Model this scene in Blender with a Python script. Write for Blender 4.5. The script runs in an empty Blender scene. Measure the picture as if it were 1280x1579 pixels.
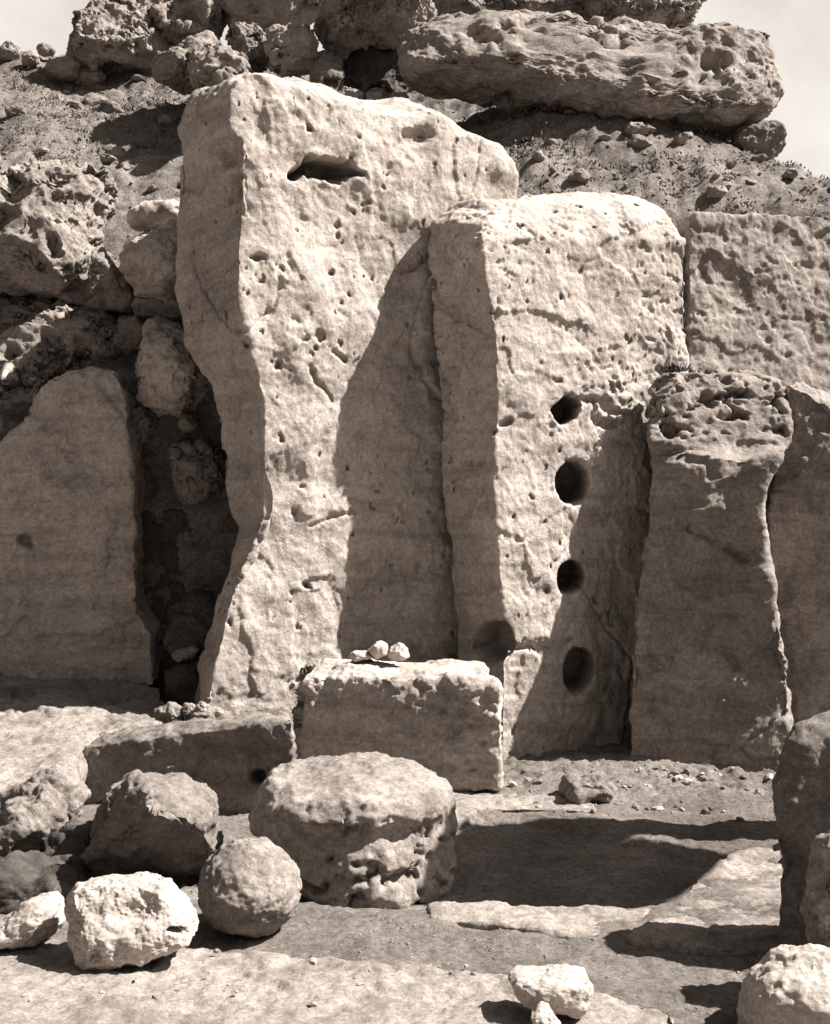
import bpy, bmesh, math, random
import numpy as np
from mathutils import Vector

# ------------------------------------------------------------------ camera, sky, sun, exposure
S = bpy.context.scene
C = S.collection
F = 2058.0                       # focal length in photo pixels (photo is 1280 x 1579)
CAMZ = 1.6
cd = bpy.data.cameras.new('camera')
cam = bpy.data.objects.new('camera', cd); C.objects.link(cam)
cam.location = (0, 0, CAMZ); cam.rotation_euler = (math.radians(90), 0, 0)
cd.sensor_fit = 'VERTICAL'; cd.sensor_height = 24; cd.lens = 24*F/1579.0
cd.clip_start = 0.1; cd.clip_end = 2000
S.camera = cam

SUN = Vector((1.0, -0.08, 1.15)).normalized()        # towards the sun: high on the right of the picture
elev = math.asin(SUN.z)
w = bpy.data.worlds.new('World'); S.world = w; w.use_nodes = True
nt = w.node_tree; nt.nodes.clear()
sky = nt.nodes.new('ShaderNodeTexSky'); sky.sky_type = 'NISHITA'; sky.sun_disc = False
sky.sun_elevation = elev; sky.sun_rotation = math.atan2(SUN.x, SUN.y)
sky.air_density = 1.2; sky.dust_density = 4.0; sky.ozone_density = 1.0
bw = nt.nodes.new('ShaderNodeRGBToBW')
tint = nt.nodes.new('ShaderNodeMix'); tint.data_type = 'RGBA'; tint.blend_type = 'MULTIPLY'; tint.inputs[0].default_value = 1.0
tint.inputs[7].default_value = (0.62, 0.575, 0.541, 1)
bg = nt.nodes.new('ShaderNodeBackground'); bg.inputs[1].default_value = 0.05
out = nt.nodes.new('ShaderNodeOutputWorld')
nt.links.new(sky.outputs[0], bw.inputs[0]); nt.links.new(bw.outputs[0], tint.inputs[6])
# a pale bank of haze and cloud low behind the ruin
tc = nt.nodes.new('ShaderNodeTexCoord')
dt = nt.nodes.new('ShaderNodeVectorMath'); dt.operation = 'DOT_PRODUCT'; dt.inputs[1].default_value = Vector((0.05, 0.95, 0.3)).normalized()
nt.links.new(tc.outputs['Generated'], dt.inputs[0])
cn = nt.nodes.new('ShaderNodeTexNoise'); cn.inputs['Scale'].default_value = 3.0; cn.inputs['Detail'].default_value = 5
nt.links.new(tc.outputs['Generated'], cn.inputs['Vector'])
ca = nt.nodes.new('ShaderNodeMath'); ca.operation = 'MULTIPLY_ADD'; ca.inputs[1].default_value = 0.14; nt.links.new(cn.outputs[0], ca.inputs[0]); nt.links.new(dt.outputs['Value'], ca.inputs[2])
cr = nt.nodes.new('ShaderNodeMapRange'); cr.interpolation_type = 'SMOOTHSTEP'; cr.inputs[1].default_value = 0.82; cr.inputs[2].default_value = 1.02
nt.links.new(ca.outputs[0], cr.inputs[0])
cm = nt.nodes.new('ShaderNodeMix'); cm.data_type = 'RGBA'; nt.links.new(cr.outputs[0], cm.inputs[0])
nt.links.new(tint.outputs[2], cm.inputs[6])
cn2 = nt.nodes.new('ShaderNodeTexNoise'); cn2.inputs['Scale'].default_value = 7.0; cn2.inputs['Detail'].default_value = 8; cn2.inputs['Roughness'].default_value = 0.6
nt.links.new(tc.outputs['Generated'], cn2.inputs['Vector'])
cc = nt.nodes.new('ShaderNodeValToRGB'); cc.color_ramp.elements[0].position = 0.3; cc.color_ramp.elements[0].color = (0.64, 0.585, 0.54, 1); cc.color_ramp.elements[1].position = 0.7; cc.color_ramp.elements[1].color = (0.88, 0.83, 0.78, 1)
nt.links.new(cn2.outputs[0], cc.inputs[0])
cs = nt.nodes.new('ShaderNodeVectorMath'); cs.operation = 'SCALE'; cs.inputs['Scale'].default_value = 10.5; nt.links.new(cc.outputs[0], cs.inputs[0])
nt.links.new(cs.outputs[0], cm.inputs[7])
nt.links.new(cm.outputs[2], bg.inputs[0]); nt.links.new(bg.outputs[0], out.inputs[0])
sd = bpy.data.lights.new('sun', 'SUN'); sd.energy = 5.0; sd.angle = math.radians(0.6); sd.color = (1.0, 0.955, 0.905)
so = bpy.data.objects.new('sun', sd); C.objects.link(so); so.location = (8, 0, 12)
so.rotation_euler = SUN.to_track_quat('Z', 'Y').to_euler()
vs = S.view_settings; vs.view_transform = 'Standard'; vs.look = 'None'; vs.gamma = 1.0; vs.exposure = 1.15
S.cycles.diffuse_bounces = 1

# ------------------------------------------------------------------ noise helpers
rng = np.random.RandomState(7); random.seed(7)
PERM = rng.permutation(256).astype(np.int32); PERM = np.concatenate([PERM, PERM, PERM])
GR = rng.normal(size=(256, 3)); GR /= np.linalg.norm(GR, axis=1)[:, None]
JIT = rng.rand(256, 3)

def perlin(p):
    i = np.floor(p).astype(np.int32); f = p - i
    u = f*f*f*(f*(f*6-15)+10); i &= 255
    r = 0
    for dx in (0, 1):
        wx = u[:, 0] if dx else 1-u[:, 0]
        a = PERM[(i[:, 0]+dx) & 255]
        for dy in (0, 1):
            wy = u[:, 1] if dy else 1-u[:, 1]
            b = PERM[(a+i[:, 1]+dy) & 255]
            for dz in (0, 1):
                wz = u[:, 2] if dz else 1-u[:, 2]
                g = GR[PERM[(b+i[:, 2]+dz) & 255]]
                r = r + wx*wy*wz*(g[:, 0]*(f[:, 0]-dx)+g[:, 1]*(f[:, 1]-dy)+g[:, 2]*(f[:, 2]-dz))
    return r*1.5

def fbm(p, oct=4, gain=0.5, ridged=False):
    r = 0; a = 1.0; s = 1.0
    for k in range(oct):
        n = perlin(p*s+17.3*k)
        if ridged: n = 0.5-np.abs(n)
        r = r+a*n; a *= gain; s *= 2.03
    return r

def worley(p):
    i = np.floor(p).astype(np.int32); best = np.full(len(p), 9.0)
    for dx in (-1, 0, 1):
        for dy in (-1, 0, 1):
            for dz in (-1, 0, 1):
                c = i+np.array([dx, dy, dz])
                h = PERM[(PERM[(PERM[c[:, 0] & 255]+c[:, 1]) & 255]+c[:, 2]) & 255]
                q = c+JIT[h]-p; r = 0.45+1.3*JIT[(h*7+13) & 255, 0]
                best = np.minimum(best, np.sqrt((q*q).sum(1))/r)
    return best

def sstep(a, b, x):
    t = np.clip((x-a)/(b-a), 0, 1); return t*t*(3-2*t)

def W(px, py, d):
    return np.array([(px-640)/F*d, d, CAMZ-(py-790)/F*d])

# ------------------------------------------------------------------ materials
def stone_mat(name, lo, hi, stain=0.35, stain_col=0.08, scale=1.0, bump=1.0, spk=0.5, tintc=(1.0, 0.885, 0.80)):
    m = bpy.data.materials.new(name); m.use_nodes = True
    n = m.node_tree.nodes; L = m.node_tree.links
    b = n['Principled BSDF']; b.inputs['Roughness'].default_value = 0.93
    b.inputs['Specular IOR Level'].default_value = 0.15
    geo = n.new('ShaderNodeNewGeometry')
    def noise(sc, det=6, rough=0.6, dist=0.0):
        t = n.new('ShaderNodeTexNoise'); t.inputs['Scale'].default_value = sc*scale; t.inputs['Detail'].default_value = det
        t.inputs['Roughness'].default_value = rough; t.inputs['Distortion'].default_value = dist
        L.new(geo.outputs['Position'], t.inputs['Vector']); return t.outputs[0]
    def ramp(src, pts):
        r = n.new('ShaderNodeValToRGB'); e = r.color_ramp.elements
        while len(e) < len(pts): e.new(0.5)
        for k, (p, v) in enumerate(pts):
            e[k].position = p; c = v if isinstance(v, tuple) else (v*tintc[0], v*tintc[1], v*tintc[2], 1)
            e[k].color = c
        L.new(src, r.inputs[0]); return r.outputs[0]
    def mix(kind, fac, a, bb):
        x = n.new('ShaderNodeMix'); x.data_type = 'RGBA'; x.blend_type = kind
        if isinstance(fac, float): x.inputs[0].default_value = fac
        else: L.new(fac, x.inputs[0])
        L.new(a, x.inputs[6])
        if isinstance(bb, tuple): x.inputs[7].default_value = bb
        else: L.new(bb, x.inputs[7])
        return x.outputs[2]
    W1 = (1, 1, 1, 1); K1 = (0, 0, 0, 1)
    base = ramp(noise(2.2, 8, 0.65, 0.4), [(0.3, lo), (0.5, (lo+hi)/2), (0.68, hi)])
    fine = ramp(noise(38, 5, 0.75), [(0.3, (1-spk,)*3+(1,)), (0.62, (1.0,)*3+(1,))])
    col = mix('MULTIPLY', 1.0, base, fine)
    grain = ramp(noise(95, 3, 0.8), [(0.34, (0.68, 0.67, 0.66, 1)), (0.56, W1)])
    col = mix('MULTIPLY', 1.0, col, grain)
    mp = n.new('ShaderNodeMapping'); mp.inputs['Scale'].default_value = (0.7, 0.7, 6.0); mp.inputs['Rotation'].default_value = (0.06, 0.1, 0)
    L.new(geo.outputs['Position'], mp.inputs['Vector']); bd = n.new('ShaderNodeTexNoise'); bd.inputs['Scale'].default_value = 1.6*scale; bd.inputs['Detail'].default_value = 7; bd.inputs['Roughness'].default_value = 0.65
    L.new(mp.outputs[0], bd.inputs['Vector'])
    col = mix('MULTIPLY', 1.0, col, ramp(bd.outputs[0], [(0.36, (0.74, 0.73, 0.72, 1)), (0.52, W1)]))
    st = ramp(noise(5.5, 10, 0.72, 0.8), [(0.50, K1), (0.64, W1)])
    stm = n.new('ShaderNodeMath'); stm.operation = 'MULTIPLY'; L.new(st, stm.inputs[0]); stm.inputs[1].default_value = stain
    col = mix('MIX', stm.outputs[0], col, (stain_col*tintc[0], stain_col*tintc[1]*.95, stain_col*tintc[2]*.92, 1))
    sp = ramp(noise(16, 8, 0.8), [(0.56, K1), (0.66, W1)])
    spm = n.new('ShaderNodeMath'); spm.operation = 'MULTIPLY'; L.new(sp, spm.inputs[0]); spm.inputs[1].default_value = stain*0.9
    col = mix('MIX', spm.outputs[0], col, (stain_col*1.1, stain_col*.93, stain_col*.85, 1))
    L.new(col, b.inputs['Base Color'])
    vor = n.new('ShaderNodeTexVoronoi'); vor.inputs['Scale'].default_value = 26*scale; vor.feature = 'SMOOTH_F1'
    L.new(geo.outputs['Position'], vor.inputs['Vector'])
    pit = ramp(vor.outputs['Distance'], [(0.08, K1), (0.3, W1)])
    b1 = n.new('ShaderNodeBump'); b1.inputs['Strength'].default_value = 0.42*bump; b1.inputs['Distance'].default_value = 0.03
    L.new(noise(22, 10, 0.72), b1.inputs['Height'])
    b2 = n.new('ShaderNodeBump'); b2.inputs['Strength'].default_value = 0.22*bump; b2.inputs['Distance'].default_value = 0.015
    L.new(pit, b2.inputs['Height']); L.new(b1.outputs[0], b2.inputs['Normal'])
    b3 = n.new('ShaderNodeBump'); b3.inputs['Strength'].default_value = 0.45*bump; b3.inputs['Distance'].default_value = 0.008
    L.new(noise(110, 4, 0.8), b3.inputs['Height']); L.new(b2.outputs[0], b3.inputs['Normal'])
    L.new(b3.outputs[0], b.inputs['Normal'])
    return m

M = {
 'pale':   stone_mat('pale_limestone', 0.54, 0.78, 0.45, 0.20, spk=0.42),
 'mid':    stone_mat('weathered_limestone', 0.32, 0.54, 0.60, 0.12),
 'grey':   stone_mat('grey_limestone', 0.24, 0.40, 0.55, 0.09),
 'crust':  stone_mat('crusted_limestone', 0.26, 0.54, 0.85, 0.07, bump=1.3),
 'white':  stone_mat('white_limestone', 0.60, 0.80, 0.30, 0.26, spk=0.38),
 'dark':   stone_mat('shade_dark_limestone', 0.09, 0.17, 0.6, 0.04),  # shade of the gaps and the hollow put into the stone colour
 'earth':  stone_mat('dry_earth', 0.22, 0.42, 0.7, 0.06, bump=1.4, spk=0.65),
 'ground': stone_mat('trodden_earth', 0.20, 0.38, 0.5, 0.10, bump=1.3, spk=0.6),
}
def leaf_mat(name, v):
    m = bpy.data.materials.new(name); m.use_nodes = True
    n = m.node_tree.nodes; L = m.node_tree.links; b = n['Principled BSDF']; b.inputs['Roughness'].default_value = 0.8
    g = n.new('ShaderNodeNewGeometry'); t = n.new('ShaderNodeTexNoise'); t.inputs['Scale'].default_value = 6
    L.new(g.outputs['Position'], t.inputs['Vector'])
    r = n.new('ShaderNodeValToRGB'); e = r.color_ramp.elements
    e[0].position = 0.35; e[0].color = (v*.6, v*.53, v*.47, 1); e[1].position = 0.7; e[1].color = (v*1.6, v*1.4, v*1.2, 1)
    L.new(t.outputs[0], r.inputs[0]); L.new(r.outputs[0], b.inputs['Base Color']); return m
M['scrub'] = leaf_mat('dry_scrub', 0.13); M['weed'] = leaf_mat('dark_weed', 0.045)

# ------------------------------------------------------------------ mesh helpers
def vnormals(v, f):
    a, b, c, d = (v[f[:, k]] for k in range(4))
    fn = np.cross(c-a, d-b); n = np.zeros_like(v)
    for k in range(4):
        for j in range(3): n[:, j] += np.bincount(f[:, k], fn[:, j], len(v))
    return n/np.maximum(np.linalg.norm(n, axis=1)[:, None], 1e-9)

def smooth(v, f, it, lam=0.5):
    e = np.concatenate([f[:, [0, 1]], f[:, [1, 2]], f[:, [2, 3]], f[:, [3, 0]]])
    e = np.concatenate([e, e[:, ::-1]]); deg = np.maximum(np.bincount(e[:, 0], minlength=len(v)), 1)
    for _ in range(it):
        s = np.stack([np.bincount(e[:, 0], v[e[:, 1], j], len(v)) for j in range(3)], 1)/deg[:, None]
        v = v+lam*(s-v)
    return v

def link_mesh(name, v, f, mat, origin=None, parent=None):
    if origin is None: origin = np.array([v[:, 0].mean(), v[:, 1].mean(), v[:, 2].min()])
    me = bpy.data.meshes.new(name)
    lv = (v-origin).astype(np.float32)
    me.vertices.add(len(v)); me.vertices.foreach_set('co', lv.ravel())
    f = np.asarray(f, np.int32); k = f.shape[1]
    if k == 4:                                        # drop repeated corner of triangles
        tri = f[:, 3] == f[:, 2]
        cnt = np.where(tri, 3, 4); loops = f.ravel()[np.stack([np.ones(len(f)), np.ones(len(f)), np.ones(len(f)), ~tri], 1).astype(bool).ravel()]
    else: cnt = np.full(len(f), k); loops = f.ravel()
    st = np.concatenate([[0], np.cumsum(cnt)[:-1]]).astype(np.int32)
    me.loops.add(len(loops)); me.loops.foreach_set('vertex_index', loops.astype(np.int32))
    me.polygons.add(len(f)); me.polygons.foreach_set('loop_start', st)
    try: me.polygons.foreach_set('loop_total', cnt.astype(np.int32))
    except Exception: pass
    me.polygons.foreach_set('use_smooth', np.ones(len(f), bool))
    me.update(calc_edges=True); me.validate()
    me.materials.append(mat)
    o = bpy.data.objects.new(name, me); C.objects.link(o); o.location = origin
    if parent: o.parent = parent
    return o

def tag(o, label, cat, group=None):
    o['label'] = label; o['category'] = cat
    if group: o['group'] = group
    return o

def weather(v, f, lump=0.05, lf=1.3, rough=0.02, rf=5.0, pits=0.0, pf=9.0, comb=0.0, cf=6.0, ridg=0.0, gf=7.0, seed=0, pitmask=None, pitbase=0.4, fine=0.007, ff=17.0, cuts=0, chop=(), flake=0.014, flf=1.7, crack=0.0):
    """carve natural relief into a dense rock mesh"""
    off = np.array([seed*3.71, seed*1.37, seed*2.23])
    rs = np.random.RandomState(1000+seed); cen = v.mean(0)
    for k in range(cuts):                             # flat broken faces
        a = rs.normal(size=3)*np.array([1, 0.8, 0.9]); a /= np.linalg.norm(a); h = (v-cen)@a
        lim = h.max()*rs.uniform(0.74, 0.93); v = v-a*np.maximum(h-lim, 0)[:, None]*0.96
    for a, pt in chop:
        a = np.array(a)/np.linalg.norm(a); h = (v-pt)@a; v = v-a*np.maximum(h, 0)[:, None]
    if cuts or chop: v = smooth(v, f, 2)
    n = vnormals(v, f); p = v+off
    dsp = lump*fbm(p*lf, 3)+rough*fbm(p*rf, 5, 0.6)
    v = v+n*dsp[:, None]
    if flake:                                         # spalled patches with crisp broken edges
        q = v+off; n = vnormals(v, f); wob = 0.10*fbm(q*9, 3, 0.6)
        a1 = sstep(0.10, 0.15, fbm(q*flf+3, 2)+wob); a2 = sstep(0.12, 0.17, fbm(q*flf*2.3+8, 2)+wob)
        v = v-n*(flake*(a1+0.55*a2))[:, None]
    if crack:                                         # a few thin natural cracks
        q = v+off; n = vnormals(v, f); c = np.abs(perlin(q*np.array([0.8, 0.8, 0.55])+20)+0.05*perlin(q*4)+0.02*perlin(q*13))
        v = v-n*(crack*(1-sstep(0.004, 0.016, c))*sstep(0.0, 0.25, perlin(q*0.9+40)))[:, None]
    if ridg:
        n = vnormals(v, f); v = v+n*(ridg*(fbm((v+off)*gf, 4, 0.55, True)-0.55))[:, None]
    if comb:                                          # honeycomb weathering
        q = (v+off)*cf; q = q+0.35*np.stack([perlin(q*1.1+k*9) for k in range(3)], 1)
        n = vnormals(v, f); c = worley(q); msk = sstep(-0.25, 0.25, fbm((v+off)*1.6+5, 3))
        v = v-n*(comb*(0.35+0.65*msk)*(1-sstep(0.15, 0.52, c)))[:, None]
    if fine:
        n = vnormals(v, f); v = v+n*(fine*fbm((v+off)*ff, 4, 0.7))[:, None]
    if pits:                                          # scattered small pits
        q = (v+off)*np.array([1, 1, 1.35])*pf*0.75; q = q+0.4*np.stack([perlin(q*1.3+k*7) for k in range(3)], 1)
        n = vnormals(v, f); c = sstep(0.22, 0.62, fbm(q, 4, 0.6)); msk = 0.15+0.85*sstep(-0.1, 0.35, fbm((v+off)*1.9+11, 3))
        if pitmask is not None: msk = np.maximum(msk*pitbase, pitmask(v))
        c2 = (1-sstep(0.10, 0.32, worley(q*1.6)))*sstep(-0.1, 0.3, fbm((v+off)*4, 2))
        v = v-n*(pits*msk*(c+0.2*c2))[:, None]
    return v

def remesh(verts, faces, vox):
    me = bpy.data.meshes.new('tmp'); me.from_pydata([tuple(x) for x in verts], [], faces)
    bm = bmesh.new(); bm.from_mesh(me); bmesh.ops.recalc_face_normals(bm, faces=bm.faces[:]); bmesh.ops.triangulate(bm, faces=bm.faces[:]); bm.to_mesh(me); bm.free()
    o = bpy.data.objects.new('tmp', me); C.objects.link(o)
    md = o.modifiers.new('r', 'REMESH'); md.mode = 'VOXEL'; md.voxel_size = vox
    dg = bpy.context.evaluated_depsgraph_get(); ev = o.evaluated_get(dg); em = ev.to_mesh()
    v = np.empty(len(em.vertices)*3, np.float32); em.vertices.foreach_get('co', v); v = v.reshape(-1, 3).astype(float)
    cnt = np.empty(len(em.polygons), np.int32); em.polygons.foreach_get('loop_total', cnt)
    lp = np.empty(len(em.loops), np.int32); em.loops.foreach_get('vertex_index', lp)
    if (cnt == 4).all(): f = lp.reshape(-1, 4)
    else:
        f = []; k = 0
        for c in cnt:
            t = lp[k:k+c]; k += c; f.append([t[0], t[1], t[2], t[3] if c > 3 else t[2]])
        f = np.array(f)
    ev.to_mesh_clear(); bpy.data.objects.remove(o); bpy.data.meshes.remove(me)
    return v, f

def project(v):
    return 640+v[:, 0]/v[:, 1]*F, 790-(v[:, 2]-CAMZ)/v[:, 1]*F

def carve_hole(v, f, px, py, d, rx, ry, depth, ang=0.0, edge=0.25, rag=0.0, tol=0.5, bore=False):
    """sink a socket of real depth into the face that stands at distance d"""
    c = W(px, py, d)
    X, Y = project(v); a = math.radians(ang)
    u = (X-px)*math.cos(a)+(Y-py)*math.sin(a); t = -(X-px)*math.sin(a)+(Y-py)*math.cos(a)
    r = np.sqrt((u/rx)**2+(t/ry)**2)
    n = vnormals(v, f)
    near = (np.abs(v[:, 1]-d) < tol) & (n[:, 1] < 0.25) & (r < 1.6)
    if not near.any(): return v
    if rag: r = r+rag*fbm(v*9, 3)
    core = near & (r < 1)
    nn = n[core].mean(0) if core.any() else np.array([0, -1, 0]); nn /= np.linalg.norm(nn)
    if bore: nn = np.array([0.08, -1.0, -0.05])      # bored level into the stone, not square to its slanting face
    k = (1-sstep(1-edge, 1.0+edge*.3, r))*near
    return v-nn*(depth*k)[:, None]

def carve_line(v, f, pts, d, wpx, depth, tol=0.5, rag=0.5):
    X, Y = project(v); n = vnormals(v, f); best = np.full(len(v), 1e9)
    for (x0, y0), (x1, y1) in zip(pts[:-1], pts[1:]):
        dx, dy = x1-x0, y1-y0; t = np.clip(((X-x0)*dx+(Y-y0)*dy)/(dx*dx+dy*dy), 0, 1)
        best = np.minimum(best, np.hypot(X-x0-t*dx, Y-y0-t*dy))
    best = best*(1+rag*fbm(v*12, 3))
    k = (1-sstep(0.3, 1.0, best/wpx))*(np.abs(v[:, 1]-d) < tol)*(n[:, 1] < 0.3)
    return v+np.array([0, 1.0, 0])*(depth*k)[:, None]

def loft(sections):
    n = len(sections[0]); vs_ = [W(*p) for s in sections for p in s]; fs = []
    for i in range(len(sections)-1):
        for j in range(n):
            a = i*n+j; b = i*n+(j+1) % n; fs.append((a, b, b+n, a+n))
    fs.append(tuple(range(n))[::-1]); k = (len(sections)-1)*n; fs.append(tuple(range(k, k+n)))
    return vs_, fs

def standing(name, label, cat, sections, mat, vox=0.014, sm=6, holes=(), lines=(), group=None, **wk):
    v, f = remesh(*loft(sections), vox)
    v = smooth(v, f, sm); v = weather(v, f, **wk)
    for ln in lines: v = carve_line(v, f, *ln)
    for h in holes: v = carve_hole(v, f, **h)
    v = smooth(v, f, 1, 0.3)
    return tag(link_mesh(name, v, f, M[mat]), label, cat, group)

def plane_pts(outline, d, yaw, tilt, ref):
    """pixels -> points on a plane through ref pixel at distance d, turned by yaw (right side away) and leaning back by tilt"""
    a = math.radians(yaw); t = math.radians(tilt)
    nrm = np.array([math.sin(a)*math.cos(t), -math.cos(a)*math.cos(t), math.sin(t)])
    c = W(ref[0], ref[1], d); o = np.array([0, 0, CAMZ]); res = []
    for px, py in outline:
        r = W(px, py, 1.0)-o; k = np.dot(c-o, nrm)/np.dot(r, nrm); res.append(o+r*k)
    return np.array(res), nrm

def slab(name, label, cat, outline, d, thick, mat, yaw=0, tilt=0, ref=None, vox=0.014, sm=5, taper=0.94, holes=(), lines=(), group=None, **wk):
    if ref is None: ref = (sum(p[0] for p in outline)/len(outline), sum(p[1] for p in outline)/len(outline))
    p, nrm = plane_pts(outline, d, yaw, tilt, ref); n = len(p)
    b = p-nrm*thick; cb = b.mean(0); b = cb+(b-cb)*taper
    verts = list(p)+list(b); fs = [tuple(range(n))]+[tuple(range(n, 2*n))[::-1]]
    for j in range(n): k = (j+1) % n; fs.append((j, j+n, k+n, k))
    v, f = remesh(verts, fs, vox); v = smooth(v, f, sm); v = weather(v, f, **wk)
    for ln in lines: v = carve_line(v, f, *ln)
    for h in holes: v = carve_hole(v, f, **h)
    v = smooth(v, f, 1, 0.3)
    return tag(link_mesh(name, v, f, M[mat]), label, cat, group)

_ico = {}
def ico(sub):
    if sub not in _ico:
        bm = bmesh.new(); bmesh.ops.create_icosphere(bm, subdivisions=sub, radius=1.0)
        v = np.array([x.co[:] for x in bm.verts]); f = np.array([[l.index for l in x.verts] for x in bm.faces]); bm.free()
        _ico[sub] = (v, np.concatenate([f, f[:, 2:3]], 1))
    v, f = _ico[sub]; return v.copy(), f.copy()

def boulder(name, label, cat, outline, d, depth, mat, sq=0.75, sub=6, holes=(), lines=(), group=None, sm=0, roll=0.0, **wk):
    """closed rock: picture outline at its real distance, given a real depth along the view"""
    o = np.array(outline, float); A = 0.5*np.sum(o[:, 0]*np.roll(o[:, 1], -1)-np.roll(o[:, 0], -1)*o[:, 1])
    cx = np.sum((o[:, 0]+np.roll(o[:, 0], -1))*(o[:, 0]*np.roll(o[:, 1], -1)-np.roll(o[:, 0], -1)*o[:, 1]))/(6*A)
    cy = np.sum((o[:, 1]+np.roll(o[:, 1], -1))*(o[:, 0]*np.roll(o[:, 1], -1)-np.roll(o[:, 0], -1)*o[:, 1]))/(6*A)
    # resample outline densely, polar
    P = []
    for k in range(len(o)):
        a, b = o[k], o[(k+1) % len(o)]
        for t in np.linspace(0, 1, 24, endpoint=False): P.append(a+(b-a)*t)
    P = np.array(P)-[cx, cy]; th = np.arctan2(-P[:, 1], P[:, 0]); rr = np.hypot(P[:, 0], P[:, 1]); s = np.argsort(th); th = th[s]; rr = rr[s]
    g = np.linspace(-math.pi, math.pi, 181)[:-1]; rg = np.interp(g, th, rr, period=2*math.pi)
    ker = np.array([1, 3, 4, 3, 1])/12.0; rg = sum(ker[k]*np.roll(rg, k-2) for k in range(5))
    v, f = ico(sub)
    hx = np.abs(o[:, 0]-cx).max(); hy = np.abs(o[:, 1]-cy).max()
    ang = np.arctan2(v[:, 2]*hy, v[:, 0]*hx); R = np.interp(ang, g, rg, period=2*math.pi)/F*d
    rho = np.clip(np.hypot(v[:, 0], v[:, 2]), 0, 1)
    gr = rho**sq; hw = np.sign(v[:, 1])*np.abs(v[:, 1])**sq
    c = W(cx, cy, d); q = np.empty_like(v)
    sc = 1+hw*depth/2/d*0.0
    q[:, 0] = c[0]+R*gr*np.cos(ang)*sc; q[:, 2] = c[2]+R*gr*np.sin(ang)*sc; q[:, 1] = d+hw*depth/2+roll*(q[:, 2]-c[2])
    if 'flake' not in wk: wk['flake'] = min(0.014, 0.03*float(R.mean()))      # small stones spall less
    v = smooth(q, f, 2+sm); v = weather(v, f, **wk)
    for ln in lines: v = carve_line(v, f, *ln)
    for h in holes: v = carve_hole(v, f, **h)
    return tag(link_mesh(name, v, f, M[mat]), label, cat, group)

# ------------------------------------------------------------------ setting: ground and mound
def axis(lo, hi, step, far_lo, far_hi):
    a = list(np.arange(lo, hi, step)); s = step; x = hi
    while x < far_hi: a.append(x); s *= 1.18; x += s
    s = step; x = lo-step; pre = []
    while x > far_lo: pre.append(x); s *= 1.18; x -= s
    return np.array(pre[::-1]+a)

def grid_mesh(xs, ys):
    X, Y = np.meshgrid(xs, ys); nx, ny = len(xs), len(ys)
    i = np.arange(nx*ny).reshape(ny, nx)
    f = np.stack([i[:-1, :-1].ravel(), i[:-1, 1:].ravel(), i[1:, 1:].ravel(), i[1:, :-1].ravel()], 1)
    return X.ravel(), Y.ravel(), f

def poly_sd(x, y, poly):
    """signed distance to polygon, negative inside"""
    d = np.full(len(x), 1e9); ins = np.zeros(len(x), bool); n = len(poly)
    for k in range(n):
        x0, y0 = poly[k]; x1, y1 = poly[(k+1) % n]; dx, dy = x1-x0, y1-y0
        t = np.clip(((x-x0)*dx+(y-y0)*dy)/(dx*dx+dy*dy), 0, 1); d = np.minimum(d, np.hypot(x-x0-t*dx, y-y0-t*dy))
        c = ((y0 > y) != (y1 > y)) & (x < (x1-x0)*(y-y0)/((y1-y0) if y1 != y0 else 1e-9)+x0); ins ^= c
    return np.where(ins, -d, d)

PIT = [(-0.7, 6.4), (0.35, 7.05), (0.60, 7.0), (1.45, 6.25), (1.05, 5.46), (0.0, 5.40), (-0.9, 5.5)]
def ground_z(x, y):
    p = np.stack([x, y, np.zeros_like(x)], 1); near = np.exp(-((x/9)**2+((y-6)/9)**2))
    z = 0.03*fbm(p*1.1, 3)+near*(0.016*fbm(p*4.5, 4)+0.006*fbm(p*19, 3, 0.7))
    sd = poly_sd(x+0.05*perlin(p*2.7), y+0.05*perlin(p*2.7+9), PIT)
    z = z-0.045*(1-sstep(-0.06, 0.05, sd))
    ledge = 4.98-0.16*x-0.03*x*x+0.06*perlin(p*1.9+4)                # low rock shelf in the foreground
    z = z-0.02*(1-sstep(-0.08, 0.08, y-ledge))
    rub = sstep(7.2, 7.7, y)*sstep(0.0, 0.5, x)*near                  # rubbly earth at the foot of the uprights
    z = z+rub*(0.05+0.03*fbm(p*7, 4, 0.7))
    return z

xs = axis(-2.8, 2.8, 0.016, -400, 400); ys = axis(3.6, 9.2, 0.016, -60, 900)
X, Y, f = grid_mesh(xs, ys)
g = link_mesh('ground', np.stack([X, Y, ground_z(X, Y)], 1), f, M['ground'], np.zeros(3)); g['kind'] = 'structure'

HD = [9.0, 9.55, 9.75, 10.3, 11.0, 12.0, 13.0, 14.3, 15.2, 17, 22, 30]
HZ = [-0.3, 0.2, 2.6, 3.35, 4.1, 4.75, 5.5, 6.35, 6.75, 6.6, 3.5, -0.3]
HDR = [9.0, 9.8, 9.98, 10.3, 10.7, 11.2, 12.0, 13.0, 14.3, 15.2, 17, 22, 30]
HZR = [-0.3, 0.2, 3.82, 4.2, 4.55, 4.9, 5.25, 5.7, 6.35, 6.75, 6.6, 3.5, -0.3]
def mound_z(x, y):
    p = np.stack([x, y, np.zeros_like(x)], 1)
    yy = y+0.25*perlin(p*0.5)
    h = np.interp(yy, HD, HZ)
    hr = np.interp(y+0.08*perlin(p*0.8), HDR, HZR); k = sstep(-0.2, 1.0, x); h = h*(1-k)+hr*k
    h = h-sstep(1.9, 4.6, x)*np.clip((y-10.1)*0.95, 0, 6)
    h = h*(1-sstep(5.5, 9, x))*(1-sstep(-16, -9, -x-16*0-0) if False else 1)
    h = h*(1-sstep(7.5, 13, -x))
    h = h+0.09*fbm(p*1.3, 4)+0.055*fbm(p*4.2, 4, 0.65)+0.022*fbm(p*14, 3, 0.7)
    return h
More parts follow.
